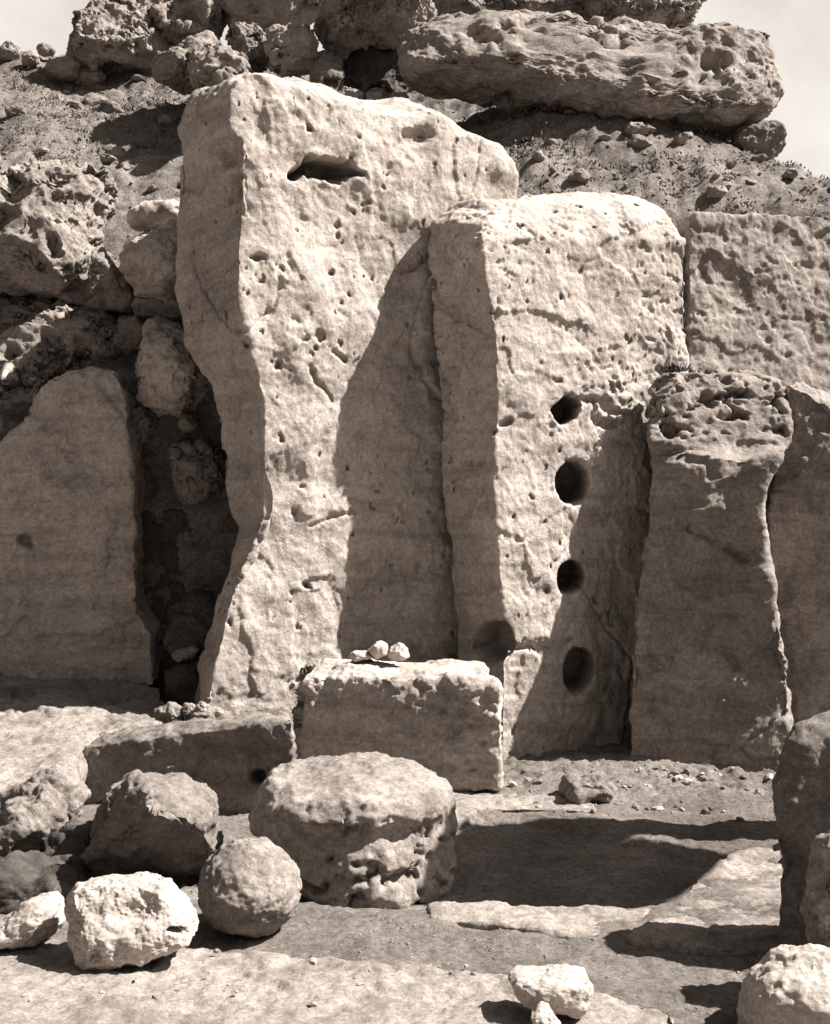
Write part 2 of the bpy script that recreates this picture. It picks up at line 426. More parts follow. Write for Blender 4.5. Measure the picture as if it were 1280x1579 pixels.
xs = np.concatenate([np.arange(-13, -5.5, 0.12), np.arange(-5.5, 4.5, 0.028), np.arange(4.5, 10, 0.12)])
ys = np.concatenate([np.arange(9.0, 16.2, 0.028), np.arange(16.2, 30.2, 0.25)])
X, Y, f = grid_mesh(xs, ys)
mo = link_mesh('mound', np.stack([X, Y, mound_z(X, Y)], 1), f, M['earth'], np.zeros(3)); mo['kind'] = 'structure'

# ------------------------------------------------------------------ great uprights
def plane_d(x0, d0, yaw, px):           # distance where the ray of px meets a vertical face through (x0,d0)
    t = math.tan(math.radians(yaw)); k = (px-640)/F
    return (d0-t*x0)/(1-t*k)

TY = 31; TX0, TD0 = -1.13, 8.2
def tall(py, pl, pf, pr, dl=8.75):
    df = plane_d(TX0, TD0, TY, pf); dr = plane_d(TX0, TD0, TY, pr)
    return [(pl, py, max(dl, df+0.12)), (pf, py, df), ((pf+pr)/2, py, plane_d(TX0, TD0, TY, (pf+pr)/2)), (pr, py, dr), (pr-6, py, dr+0.55), (pl+70, py, dr+0.6)]
tallsec = [tall(1215, 300, 312, 745), tall(1090, 303, 318, 745), tall(1050, 304, 325, 745), tall(990, 318, 340, 745), tall(930, 332, 352, 745), tall(870, 352, 375, 745),
  tall(815, 366, 400, 745), tall(780, 358, 406, 745), tall(740, 342, 404, 748), tall(680, 335, 408, 750), tall(620, 326, 406, 752), tall(570, 308, 396, 755),
  tall(520, 290, 380, 760), tall(450, 276, 368, 770), tall(390, 270, 366, 780), tall(330, 268, 370, 788), tall(285, 268, 372, 795), tall(250, 270, 368, 790)]
def tall_top(py, pl, pf, mid, right):
    q = tall(py, pl, pf, right[0]); pd = lambda px: plane_d(TX0, TD0, TY, px)
    q[2] = (mid[0], mid[1], pd(mid[0])); q[3] = (right[0], right[1], pd(right[0])+0.03); return q
tallsec += [tall_top(222, 272, 362, (565, 222), (764, 224)), tall_top(200, 275, 356, (545, 202), (722, 204)), tall_top(178, 284, 353, (530, 182), (672, 182)),
            tall_top(150, 300, 352, (495, 158), (590, 172)), tall_top(124, 340, 366, (440, 136), (500, 152)), tall_top(110, 375, 388, (415, 118), (460, 138))]
standing('tall_upright', 'tallest pale standing stone with a dark cavity near its ragged top', 'megalith', tallsec, 'pale', vox=0.013, sm=5,
  lump=0.08, lf=1.3, rough=0.012, rf=4.5, pits=0.008, pf=12, ridg=0.008, gf=6, seed=1, fine=0.0035, ff=22, pitbase=0.02, crack=0.025, flake=0.015,
  pitmask=lambda v: 0.9*sstep(0.18, 0.42, fbm(v*1.1+3, 2)),
  holes=[dict(px=505, py=261, d=8.65, rx=40, ry=16, depth=0.42, ang=4, rag=0.5, edge=0.2), dict(px=458, py=268, d=8.55, rx=16, ry=9, depth=0.25, ang=-25, rag=0.4), dict(px=540, py=265, d=8.7, rx=24, ry=7, depth=0.22, ang=10, rag=0.4),
         dict(px=640, py=212, d=9.0, rx=26, ry=15, depth=0.06, rag=0.5, edge=0.6), dict(px=350, py=232, d=8.35, rx=26, ry=26, depth=0.08, rag=0.4, edge=0.6),
         dict(px=362, py=290, d=8.35, rx=16, ry=22, depth=0.09, rag=0.4, edge=0.6), dict(px=400, py=398, d=8.4, rx=15, ry=4, depth=0.06, rag=0.3)],
  lines=[([(478, 812), (510, 798), (545, 790)], 8.6, 4, 0.03, 0.5, 1.1), ([(478, 566), (486, 588), (500, 600), (512, 620)], 8.6, 3, 0.03, 0.5, 1.2),
         ([(465, 525), (478, 521), (492, 514)], 8.6, 4, 0.04, 0.5, 1.3), ([(513, 542), (532, 557)], 8.7, 4, 0.04, 0.5, 1.0), ([(620, 420), (640, 412), (655, 400), (668, 395)], 8.9, 4, 0.04, 0.5, 1.0)])

def pil(py, a, b, c, da=8.86, db=8.5, dc=9.3, top=0.0):
    return [(a, py, da), (b, py, db+top), ((b+c)/2, py, (db+dc)/2+top), (c, py, dc+top*.6), (c-40, py, dc+0.55), (a+60, py, da+0.4)]
pilsec = [pil(1260, 712, 772, 1040), pil(1170, 712, 772, 1040), pil(1090, 712, 774, 1045), pil(1000, 705, 778, 1050), pil(930, 696, 775, 1050), pil(830, 690, 766, 1052), pil(740, 685, 760, 1055),
  pil(690, 680, 764, 1056), pil(600, 674, 768, 1058), pil(520, 668, 764, 1060), pil(420, 659, 748, 1061), pil(370, 660, 742, 1060)]
q = pil(345, 664, 744, 1046, top=0.06); pilsec.append(q)
q = pil(325, 680, 762, 1030, top=0.2); q[2] = (890, 312, q[2][2]); q[3] = (1030, 320, q[3][2]); q[0] = (680, 332, 9.05); pilsec.append(q)
q = pil(308, 740, 780, 1000, top=0.4); q[2] = (900, 292, q[2][2]); q[3] = (995, 300, q[3][2]); pilsec.append(q)
pilmask = lambda v: sstep(1.9, 2.5, v[:, 2]+0.5*perlin(v*1.5))*sstep(-0.15, 0.25, fbm(v*1.7+8, 2))
PD = lambda px: plane_d(W(765, 0, 8.5)[0], 8.5, 33, px)
standing('holed_upright', 'broad standing stone with round holes bored one above another in its lit face', 'megalith', pilsec, 'pale', vox=0.012, sm=5,
  lump=0.05, lf=1.1, rough=0.013, rf=5, pits=0.019, pf=14, ridg=0.004, gf=8, seed=2, pitmask=pilmask, fine=0.003, ff=22, pitbase=0.03, crack=0.02, flake=0.016,
  holes=[dict(px=874, py=632, d=8.75, rx=22, ry=19, depth=0.50, ang=-35, rag=0.25, edge=0.12, bore=True), dict(px=883, py=745, d=8.78, rx=26, ry=34, depth=0.50, ang=5, rag=0.12, edge=0.12, bore=True),
         dict(px=881, py=892, d=8.78, rx=21, ry=27, depth=0.50, ang=10, rag=0.08, edge=0.12, bore=True), dict(px=893, py=1035, d=8.8, rx=24, ry=36, depth=0.42, ang=8, rag=0.1, edge=0.15, bore=True),
         dict(px=762, py=990, d=8.55, rx=30, ry=33, depth=0.22, rag=0.15), dict(px=938, py=655, d=8.85, rx=16, ry=9, depth=0.05, rag=0.5)],
  lines=[([(785, 1002), (815, 998), (850, 997), (880, 985)], 8.6, 6, 0.035, 0.5, 1.0), ([(893, 615), (925, 618), (945, 632), (975, 640)], 8.9, 9, 0.035, 0.5, 1.2), ([(775, 655), (785, 650)], 8.5, 7, 0.05)])

def rst(py, fl, fr, bl=None, top=0.0):
    z = (1190-py)/600.0; d1 = 8.40+0.56*z; d2 = d1-0.43+0.53*float(sstep(705, 690, py) if False else py < 700); bl = bl or fl+42
    return [(fl, py, d1+top), ((fl+fr)/2, py, (d1+d2)/2-0.06+top), (fr, py, d2+top), (fr-10, py, d2+0.75), (bl, py, max(9.05, d1+.15))]
rsec = [rst(1260, 972, 1205), rst(1185, 972, 1212), rst(1080, 970, 1220), rst(1000, 971, 1212), rst(930, 977, 1196), rst(870, 986, 1184), rst(810, 995, 1178), rst(760, 1003, 1180), rst(728, 1008, 1192),
  rst(705, 1008, 1206), rst(690, 1000, 1216, 1045, -0.08), rst(640, 999, 1219, 1050, -0.06), rst(605, 1002, 1217, 1045, -0.02)]
q = rst(586, 1010, 1206, 1045, 0.05); q[1] = (1110, 578, q[1][2]); rsec.append(q)
q = rst(574, 1050, 1190, 1055, 0.15); rsec.append(q)
standing('pitted_upright', 'grey standing stone with a deeply pitted cap, right of the holed stone', 'megalith', rsec, 'mid', vox=0.012, sm=5,
  lump=0.06, lf=1.5, rough=0.014, rf=5, pits=0.10, pf=9, ridg=0.010, gf=3.5, seed=3, crack=0.015, flake=0.018, pitbase=0.04, fine=0.004,
  pitmask=lambda v: sstep(1.98, 2.16, v[:, 2]+0.2*perlin(v*2.2)),
  lines=[([(1065, 815), (1110, 835), (1150, 862)], 8.25, 10, 0.03), ([(1000, 700), (1050, 704), (1085, 712)], 8.25, 10, 0.05)])

slab('back_upright', 'wide grey slab behind the pitted stone, its top level with the slope', 'megalith',
  [(1062, 342), (1072, 331), (1180, 328), (1330, 332), (1420, 336), (1430, 640), (1063, 640)], 9.5, 0.45, 'mid', yaw=17, tilt=6, ref=(1150, 450),
  lump=0.03, lf=1.3, rough=0.016, rf=5, pits=0.018, pf=11, ridg=0.008, gf=5, seed=4, flake=0.02, crack=0.02)
slab('edge_upright', 'standing stone with a pale sloping top, cut by the right picture edge', 'megalith',
  [(1200, 640), (1212, 590), (1240, 572), (1300, 566), (1400, 575), (1440, 1230), (1196, 1230), (1192, 1000), (1188, 800)], 8.95, 0.6, 'mid', yaw=-14, tilt=2, ref=(1250, 900), sm=12, chop=[((0.4, -0.42, 0.8), W(1235, 612, 8.85))],
  lump=0.08, lf=1.2, rough=0.025, rf=5, pits=0.012, pf=9, ridg=0.012, gf=4, seed=5)
slab('left_upright', 'grey round-shouldered standing stone at the left picture edge', 'megalith',
  [(-90, 740), (-20, 700), (38, 650), (44, 612), (80, 577), (140, 556), (176, 566), (192, 602), (199, 680), (205, 760), (212, 940), (236, 975), (238, 1060), (120, 1075), (-100, 1075)], 9.25, 0.45, 'pale', yaw=-3, tilt=3, ref=(120, 800),
  lump=0.04, lf=1.1, rough=0.02, rf=5, pits=0.022, pf=11, ridg=0.012, gf=5, seed=6, crack=0.02, flake=0.018, pitbase=0.3, lines=[([(40, 850), (95, 832)], 9.2, 6, 0.02), ([(60, 985), (150, 985), (215, 960)], 9.2, 8, 0.03), ([(150, 590), (190, 640)], 9.3, 5, 0.03)], holes=[dict(px=38, py=836, d=9.2, rx=11, ry=10, depth=0.10, rag=0.5)])

# ------------------------------------------------------------------ altar block and the low platform
def box_px(fl, fr, dl, dr, top, bot, depth, tilt=0):
    return None
altar = [[(455, 1215, 7.80), (600, 1222, 7.58), (768, 1215, 7.42), (765, 1190, 8.2), (480, 1190, 8.25)],
         [(458, 1180, 7.80), (600, 1190, 7.58), (772, 1185, 7.42), (768, 1160, 8.2), (480, 1160, 8.25)],
         [(442, 1105, 7.84), (600, 1105, 7.60), (772, 1110, 7.42), (768, 1090, 8.2), (470, 1090, 8.25)],
         [(455, 1056, 7.84), (600, 1056, 7.62), (772, 1060, 7.46), (752, 1036, 8.2), (480, 1036, 8.25)],
         [(466, 1044, 7.86), (600, 1043, 7.64), (766, 1049, 7.50), (748, 1018, 8.2), (485, 1016, 8.25)]]
standing('altar_block', 'squared block with a bright flat top set before the uprights', 'stone block', altar, 'pale', vox=0.011, sm=4,
  lump=0.03, lf=2.2, rough=0.016, rf=6, pits=0.012, pf=12, pitbase=0.2, pitmask=lambda v: 1-sstep(0.58, 0.64, v[:, 2]), ridg=0.014, gf=8, seed=7, holes=[dict(px=452, py=1095, d=7.85, rx=16, ry=40, depth=0.07, rag=0.3, edge=0.6)])

low = [[(100, 1330, 7.3), (455, 1275, 7.02), (455, 1240, 7.9), (120, 1290, 7.6)],
       [(116, 1200, 7.3), (458, 1175, 7.02), (455, 1150, 7.9), (150, 1180, 7.6)],
       [(124, 1152, 7.3), (452, 1112, 7.02), (445, 1100, 7.9), (150, 1128, 7.6)],
       [(132, 1143, 7.34), (448, 1105, 7.07), (440, 1094, 7.9), (155, 1124, 7.6)]]
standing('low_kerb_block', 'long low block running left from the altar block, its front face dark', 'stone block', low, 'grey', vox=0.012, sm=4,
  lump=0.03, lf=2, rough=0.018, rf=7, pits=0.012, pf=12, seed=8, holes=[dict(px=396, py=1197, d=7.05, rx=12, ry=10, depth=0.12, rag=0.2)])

def paving(name, label, poly, zt, mat, seed, thick=0.2, kind=None, **k):
    n = len(poly); tp = [np.array([x, y, zt]) for x, y in poly]
    v, f = remesh(tp+[p-np.array([0, 0, thick]) for p in tp], [tuple(range(n)), tuple(range(n, 2*n))[::-1]]+[(j, j+n, (j+1) % n+n, (j+1) % n) for j in range(n)], 0.014)
    v = smooth(v, f, 5); v = weather(v, f, seed=seed, **{**dict(lump=0.012, lf=1.6, rough=0.008, rf=6, pits=0.012, pf=9), **k})
    return tag(link_mesh(name, v, f, M[mat]), label, 'slab')
paving('paving_slab', 'pale flat floor slab right of the sunken dark patch of floor', [(1.50, 6.30), (0.78, 4.92), (1.05, 4.82), (1.75, 4.75), (2.1, 5.6), (1.95, 6.3)], 0.035, 'mid', 110)
paving('floor_slab', 'pale flat stone at the foot of the altar block beside the big boulder', [(0.15, 7.62), (-0.1, 7.0), (0.1, 6.7), (0.40, 7.12), (0.75, 7.10), (0.95, 7.0), (0.98, 7.2), (0.6, 7.6)], 0.03, 'mid', 111)
paving('floor_slab', 'pale flat floor stone in front of the sunken dark patch, by the paving edge', [(0.05, 5.42), (0.70, 5.42), (0.98, 5.38), (0.80, 5.02), (0.62, 4.95), (0.35, 5.12), (0.05, 5.22)], 0.02, 'mid', 113)
paving('rock_shelf', 'broad bare pale rock shelf along the bottom of the picture', [(-3.2, 4.95), (-1.6, 4.88), (-0.9, 4.75), (-0.3, 4.6), (0.2, 4.47), (0.55, 4.32), (0.8, 4.12), (0.85, 3.6), (0.3, 3.2), (-3.2, 3.2)], 0.075, 'mid', 112)

# pale sloping platform slab on the left
pp = [W(-160, 1052, 9.35), W(120, 1040, 9.35), W(250, 1058, 9.0), W(262, 1092, 8.5), W(240, 1120, 7.9), W(130, 1150, 7.35), W(95, 1195, 6.7), W(40, 1212, 6.5), W(-160, 1225, 6.4)]
n = len(pp); vb = [np.array([p[0], p[1], -0.2]) for p in pp]
v, f = remesh(pp+vb, [tuple(range(n)), tuple(range(n, 2*n))[::-1]]+[(j, j+n, (j+1) % n+n, (j+1) % n) for j in range(n)], 0.015)
v = smooth(v, f, 6); v = weather(v, f, lump=0.06, lf=1.2, rough=0.022, rf=4.5, pits=0.02, pf=6, ridg=0.015, gf=4, seed=9)
v = carve_hole(v, f, 30, 1068, 9.0, 22, 9, 0.06, rag=0.4)
tag(link_mesh('platform_slab', v, f, M['mid']), 'broad bright slab sloping forward at the foot of the left standing stone', 'slab')

# ------------------------------------------------------------------ foreground rocks
def ringed(name, label, cat, rings, mat, vox=0.011, sm=3, npt=20, group=None, e=0.9, **wk):
    vs_ = []; fs = []
    for py, cx, hw, d, hd in rings:
        c = W(cx, py, d)
        for k in range(npt):
            t = 2*math.pi*k/npt; ct, st_ = math.cos(t), math.sin(t)
            vs_.append(c+np.array([hw/F*d*math.copysign(abs(ct)**e, ct), hd*math.copysign(abs(st_)**e, st_), 0]))
    m_ = len(rings)
    for r in range(m_-1):
        for k in range(npt): a0 = r*npt+k; b0 = r*npt+(k+1) % npt; fs.append((a0, b0, b0+npt, a0+npt))
    fs.append(tuple(range(npt))[::-1]); fs.append(tuple(range((m_-1)*npt, m_*npt)))
    v, f = remesh(vs_, fs, vox); v = smooth(v, f, sm); v = weather(v, f, **wk); v = smooth(v, f, 1, 0.3)
    return tag(link_mesh(name, v, f, M[mat]), label, cat, group)
ringed('boulder', 'big squat boulder with a smooth pale crown and pitted front, before the altar block', 'boulder',
  [(1402, 588, 70, 5.97, .28), (1385, 582, 108, 5.97, .39), (1345, 568, 132, 5.95, .45), (1305, 552, 152, 5.97, .46), (1275, 546, 159, 5.97, .44), (1254, 543, 158, 5.97, .43),
   (1240, 544, 160, 5.94, .455), (1225, 545, 158, 5.94, .455), (1205, 545, 147, 5.94, .42), (1188, 543, 124, 5.97, .35), (1174, 542, 88, 6.02, .24), (1165, 541, 40, 6.05, .1)],
  'mid', lump=0.03, lf=2.2, rough=0.02, rf=5, seed=10, pits=0.06, pf=9.5, pitbase=0.0, fine=0.005, flake=0.01, cuts=1, pitmask=lambda v: 1-sstep(0.26, 0.33, v[:, 2]+0.05*perlin(v*4)))
a = np.linspace(0, 2*math.pi, 20, endpoint=False)
boulder('ball_stone', 'round ball-shaped stone in front of the big boulder', 'ball stone', [(384+83*math.cos(t), 1370+72*math.sin(t)) for t in a], 5.13, 0.41, 'mid', sq=0.98, sub=6,
  lump=0.014, lf=4, rough=0.008, rf=9, pits=0.016, pf=20, flake=0.005, seed=11)
boulder('hooded_rock', 'grey rock with rounded lit top and dark undercut front, left of the ball stone', 'rock',
  [(150, 1290), (190, 1240), (212, 1198), (250, 1180), (290, 1183), (325, 1210), (337, 1240), (335, 1280), (340, 1340), (320, 1420), (180, 1430), (140, 1370)], 5.75, 0.8, 'grey', sq=0.7, sub=6,
  lump=0.04, lf=2.5, rough=0.025, rf=6, pits=0.02, seed=12, roll=-0.6, cuts=5, chop=[((0.05, -0.62, -0.78), W(245, 1278, 5.42))])
boulder('leaning_rock', 'narrow slanting rock leaning against the left side of the hooded rock', 'rock',
  [(150, 1262), (172, 1215), (200, 1190), (215, 1192), (205, 1225), (180, 1262), (160, 1300), (148, 1300)], 5.85, 0.3, 'grey', sub=5, lump=0.02, lf=4, rough=0.02, rf=9, seed=13, cuts=6)
boulder('low_rock', 'jagged grey rock at the left picture edge above the white rocks', 'rock',
  [(-60, 1275), (0, 1245), (35, 1212), (75, 1215), (95, 1245), (90, 1290), (60, 1320), (-60, 1330)], 6.0, 0.5, 'grey', sub=6, lump=0.05, lf=3, rough=0.03, rf=7, ridg=0.02, seed=14, cuts=7)
boulder('crest_rock', 'small pale-topped rock just behind the jagged grey rock', 'rock',
  [(35, 1215), (55, 1190), (90, 1182), (122, 1192), (128, 1225), (115, 1265), (60, 1270)], 6.3, 0.4, 'mid', sub=5, lump=0.04, lf=4, rough=0.025, rf=8, seed=15, cuts=6)
boulder('shadowed_rock', 'rough rock coloured dark for shade in the gap left of the hooded rock', 'rock',
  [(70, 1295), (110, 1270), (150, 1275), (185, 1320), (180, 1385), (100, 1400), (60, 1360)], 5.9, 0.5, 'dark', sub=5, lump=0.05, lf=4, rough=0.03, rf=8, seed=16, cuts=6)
boulder('shadowed_rock', 'long rock coloured dark for shade, lying behind the two white rocks', 'rock',
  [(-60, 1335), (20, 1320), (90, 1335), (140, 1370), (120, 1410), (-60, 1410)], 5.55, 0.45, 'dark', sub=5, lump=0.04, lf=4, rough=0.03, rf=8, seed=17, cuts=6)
boulder('white_rock', 'white knobbly rock with hollows, left of the ball stone', 'rock',
  [(104, 1395), (118, 1366), (150, 1360), (215, 1357), (262, 1366), (285, 1390), (304, 1415), (303, 1445), (270, 1462), (235, 1470), (180, 1484), (140, 1486), (120, 1462), (106, 1432)], 4.58, 0.34, 'white', sq=0.72, sub=7, fine=0.004, cuts=2, chop=[((-0.08, -0.72, 0.68), W(200, 1425, 4.44))],
  lump=0.02, lf=5, rough=0.014, rf=10, seed=18, roll=0.35,
  holes=[dict(px=205, py=1404, d=4.5, rx=66, ry=22, depth=0.032, rag=0.4, edge=1.0), dict(px=276, py=1436, d=4.55, rx=22, ry=10, depth=0.07, rag=0.7, edge=0.4), dict(px=145, py=1478, d=4.5, rx=10, ry=12, depth=0.03, rag=0.3, edge=0.6)])
boulder('white_rock', 'white wedge-shaped rock at the left picture edge', 'rock',
  [(-40, 1445), (0, 1425), (40, 1392), (78, 1377), (96, 1385), (100, 1420), (96, 1440), (40, 1450), (-30, 1455)], 4.75, 0.3, 'white', sq=0.7, sub=6, fine=0.004, cuts=4, lump=0.015, lf=5, rough=0.01, rf=10, seed=19)
boulder('white_rock', 'white rounded rock lying on the foreground shelf at the bottom', 'rock',
  [(782, 1510), (800, 1500), (840, 1503), (875, 1494), (905, 1497), (916, 1520), (915, 1552), (885, 1562), (830, 1552), (800, 1540)], 4.1, 0.2, 'white', sq=0.75, sub=6, fine=0.004, cuts=4, lump=0.014, lf=6, rough=0.008, rf=12, seed=20)
boulder('white_rock', 'small pale stone cut by the bottom picture edge', 'rock',
  [(815, 1562), (830, 1548), (850, 1550), (865, 1575), (862, 1600), (825, 1600)], 3.92, 0.12, 'white', sub=5, lump=0.01, lf=8, rough=0.006, rf=14, seed=21)
boulder('white_rock', 'large white rock in the bottom right corner', 'rock',
  [(1138, 1545), (1160, 1505), (1200, 1475), (1250, 1460), (1300, 1462), (1330, 1520), (1320, 1640), (1180, 1640), (1142, 1590)], 4.2, 0.36, 'white', sq=0.75, sub=6, fine=0.004, cuts=4, lump=0.03, lf=4, rough=0.015, rf=9, seed=22)
boulder('rough_rock', 'rough lit rock standing against the dark stone at the right picture edge', 'rock',
  [(1248, 1400), (1252, 1330), (1262, 1298), (1300, 1285), (1360, 1300), (1370, 1550), (1290, 1550), (1252, 1500)], 4.45, 0.3, 'mid', sub=6, lump=0.03, lf=4, rough=0.02, rf=9, pits=0.02, pf=14, seed=23)
post = [[(1200, 1520, 4.75), (1420, 1520, 4.62), (1460, 1500, 5.0), (1225, 1490, 5.02)],
        [(1192, 1440, 4.77), (1420, 1440, 4.62), (1460, 1430, 5.0), (1220, 1420, 5.03)],
        [(1184, 1300, 4.80), (1420, 1300, 4.65), (1455, 1290, 5.0), (1215, 1280, 5.05)],
        [(1186, 1210, 4.82), (1420, 1200, 4.68), (1450, 1190, 5.0), (1215, 1180, 5.05)],
        [(1198, 1160, 4.85), (1420, 1120, 4.72), (1445, 1110, 5.0), (1222, 1140, 5.05)],
        [(1222, 1128, 4.9), (1420, 1075, 4.8), (1440, 1072, 5.0), (1240, 1116, 5.03)]]
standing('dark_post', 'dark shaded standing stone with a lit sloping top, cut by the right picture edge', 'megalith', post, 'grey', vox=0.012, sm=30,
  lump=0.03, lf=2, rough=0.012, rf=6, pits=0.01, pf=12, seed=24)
boulder('rubble_rock', 'rough lump of rock in the rubble below the pitted stone', 'rock',
  [(862, 1215), (872, 1195), (905, 1190), (935, 1197), (945, 1220), (925, 1238), (885, 1235)], 7.4, 0.3, 'grey', sub=5, lump=0.03, lf=5, rough=0.025, rf=9, seed=25, cuts=6)

# three pebbles on the altar block
for k, (o_, lab) in enumerate([([(534, 1016), (545, 1007), (565, 1006), (575, 1013), (570, 1021), (545, 1021)], 'flat pebble, leftmost of the three on the altar block'),
    ([(568, 1005), (575, 993), (588, 991), (597, 998), (597, 1012), (580, 1020)], 'upright pale pebble, middle of the three on the altar block'),
    ([(596, 1012), (602, 1000), (615, 994), (628, 1002), (633, 1015), (620, 1021), (602, 1020)], 'squat pale pebble, rightmost of the three on the altar block')]):
    boulder('pebble', lab, 'pebble', [(p[0], p[1]-2) for p in o_], 8.05, 0.16, 'white', sub=5, fine=0.003, flake=0.002, cuts=7, lump=0.010, lf=9, rough=0.006, rf=15, seed=30+k, group='pebbles on the altar block')

# ------------------------------------------------------------------ rubble wall between the left stone and the tall stone
H = dict(cuts=2, comb=0.12, cf=5.0, roll=0.5, pits=0.04, pf=11, lump=0.07, lf=2.0, rough=0.035, rf=5)
def rock(label, outline, d, depth, mat='crust', sub=6, seed=0, name='wall_rock', cat='rock', **kw):
    k = dict(lump=0.06, lf=2.4, rough=0.03, rf=6, pits=0.02, pf=10, cuts=6); k.update(kw)
    return boulder(name, label, cat, outline, d, depth, mat, sub=sub, seed=seed, **k)
rock('honeycombed boulder with a pale top at the left edge, highest of the left wall', [(-90, 270), (20, 250), (80, 243), (140, 250), (162, 275), (156, 310), (150, 350), (165, 400), (150, 445), (80, 455), (0, 455), (-90, 440)], 10.1, 1.0, mat='mid', seed=40, sub=7, **H)
rock('dark honeycombed boulder just above the round-shouldered left stone', [(-90, 490), (0, 460), (60, 452), (110, 455), (170, 475), (205, 500), (198, 545), (150, 575), (90, 610), (30, 650), (-90, 660)], 9.95, 0.8, mat='mid', seed=41, sub=7, **H)
rock('honeycombed rock peeping over the left shoulder of the left stone', [(-90, 600), (0, 590), (40, 605), (48, 650), (20, 700), (-90, 720)], 9.75, 0.4, seed=42, **H)
rock('pale pitted rock touching the left edge of the tall stone, upper of two', [(183, 395), (190, 368), (230, 352), (275, 350), (300, 380), (300, 440), (260, 470), (210, 465), (190, 430)], 9.85, 0.7, 'pale', seed=43)
rock('small light slab of rock on the slope above the pale pitted rock', [(203, 340), (215, 322), (250, 312), (290, 315), (290, 345), (240, 352), (210, 352)], 10.2, 0.5, 'pale', sub=5, seed=44)
rock('upright narrow stone wedged between two wall boulders', [(180, 530), (188, 490), (205, 477), (225, 482), (235, 515), (225, 545), (195, 550)], 9.75, 0.3, 'grey', sub=5, seed=45)
rock('pale pitted rock beside the waist of the tall stone, above the dark gap', [(200, 560), (215, 510), (245, 496), (285, 505), (318, 535), (332, 575), (325, 610), (285, 640), (245, 645), (208, 630)], 9.6, 0.6, 'pale', seed=46, comb=0.05, cf=7)
rock('rough lump filling the wall below the honeycombed boulder', [(95, 440), (130, 395), (170, 400), (205, 440), (215, 480), (150, 490), (100, 470)], 10.1, 0.5, 'crust', sub=6, seed=47)
rock('grey rock behind the left edge of the tall stone under the pale pitted one', [(205, 470), (250, 450), (300, 455), (310, 500), (250, 505), (215, 495)], 9.95, 0.5, 'crust', sub=5, seed=48)
rock('small stone against the shoulder of the left standing stone', [(196, 650), (205, 625), (232, 622), (240, 660), (225, 690), (200, 690)], 9.55, 0.3, 'grey', sub=5, seed=49)
rock('small rounded stone in the dark gap', [(274, 655), (282, 638), (298, 638), (306, 655), (298, 670), (280, 670)], 9.55, 0.16, 'mid', sub=5, seed=50, lump=0.01, rough=0.01)
rock('swirled lumpy rock low in the dark gap beside the tall stone', [(250, 700), (270, 675), (310, 672), (345, 690), (350, 735), (330, 765), (300, 780), (262, 755)], 9.6, 0.4, 'grey', seed=51, comb=0.05, cf=9)
rock('round-topped slab coloured dark for shade, deep in the gap', [(204, 770), (230, 746), (265, 752), (295, 785), (315, 850), (322, 960), (300, 1060), (205, 1060)], 9.75, 0.35, 'dark', seed=52, lump=0.03)
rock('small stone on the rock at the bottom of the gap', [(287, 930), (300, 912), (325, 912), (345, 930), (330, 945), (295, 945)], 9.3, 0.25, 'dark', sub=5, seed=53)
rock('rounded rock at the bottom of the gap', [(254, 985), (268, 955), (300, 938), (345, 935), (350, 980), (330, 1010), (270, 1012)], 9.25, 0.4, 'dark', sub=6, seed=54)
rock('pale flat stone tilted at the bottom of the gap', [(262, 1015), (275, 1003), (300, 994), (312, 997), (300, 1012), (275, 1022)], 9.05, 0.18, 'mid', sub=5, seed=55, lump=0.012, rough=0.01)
rock('lump coloured dark for shade under the pale flat stone in the gap', [(250, 1040), (275, 1020), (330, 1015), (335, 1080), (300, 1110), (255, 1100)], 9.0, 0.4, 'dark', sub=5, seed=56)
for k, (x0, x1, y0, y1, m, lab) in enumerate([(236, 282, 1086, 1116, 'grey', 'dark broken stone at the left end of the row behind the kerb block'), (279, 301, 1084, 1110, 'mid', 'small upright pale stone in the row behind the kerb block'),
    (297, 345, 1090, 1114, 'mid', 'wide pale stone in the row behind the kerb block'), (300, 322, 1083, 1098, 'mid', 'little stone on top of the row behind the kerb block')]):
    c = [(x0+(x1-x0)*(0.5+0.5*math.cos(t)), y0+(y1-y0)*(0.5+0.5*math.sin(t))*(1+0.1*math.sin(3*t+k))) for t in a]
    rock(lab, c, 7.9-0.02*k, (x1-x0)/F*7.5, m, sub=5, seed=60+k, lump=0.02, lf=6, rough=0.012, rf=12, name='rubble_stone', cat='stone')

# ------------------------------------------------------------------ rocks along the top of the mound
big = dict(cuts=4, lump=0.11, lf=1.5, rough=0.06, rf=3.5, pits=0.05, pf=5, comb=0.07, cf=3.2, ridg=0.02, gf=3)
T = lambda lab, o_, d, dep, mat='crust', sub=6, seed=0, **k: rock(lab, o_, d, dep, mat, sub, seed, name='crest_boulder', cat='boulder', **{**big, 'roll': 0.45, **k})
T('dark craggy boulder at the left end of the crest', [(112, 95), (125, 50), (145, 12), (190, -20), (240, -20), (255, 30), (250, 80), (225, 115), (170, 122), (125, 115)], 14.4, 1.4, mat='mid', seed=70, sub=7)
T('rough crest boulder right of the craggy one', [(225, 40), (240, -15), (300, -30), (345, -20), (352, 30), (330, 70), (280, 85), (238, 80)], 14.6, 1.2, mat='mid', seed=71)
T('crest boulder running out of the top of the picture', [(335, 20), (345, -30), (430, -35), (500, -30), (495, 20), (440, 45), (370, 55)], 14.7, 1.2, seed=72, mat='mid')
T('smooth pale slab of rock below the crest, left of the tall stone', [(234, 118), (246, 98), (290, 76), (330, 58), (350, 70), (335, 110), (300, 130), (250, 142)], 12.8, 0.9, 'mid', seed=73, comb=0.0, lump=0.06)
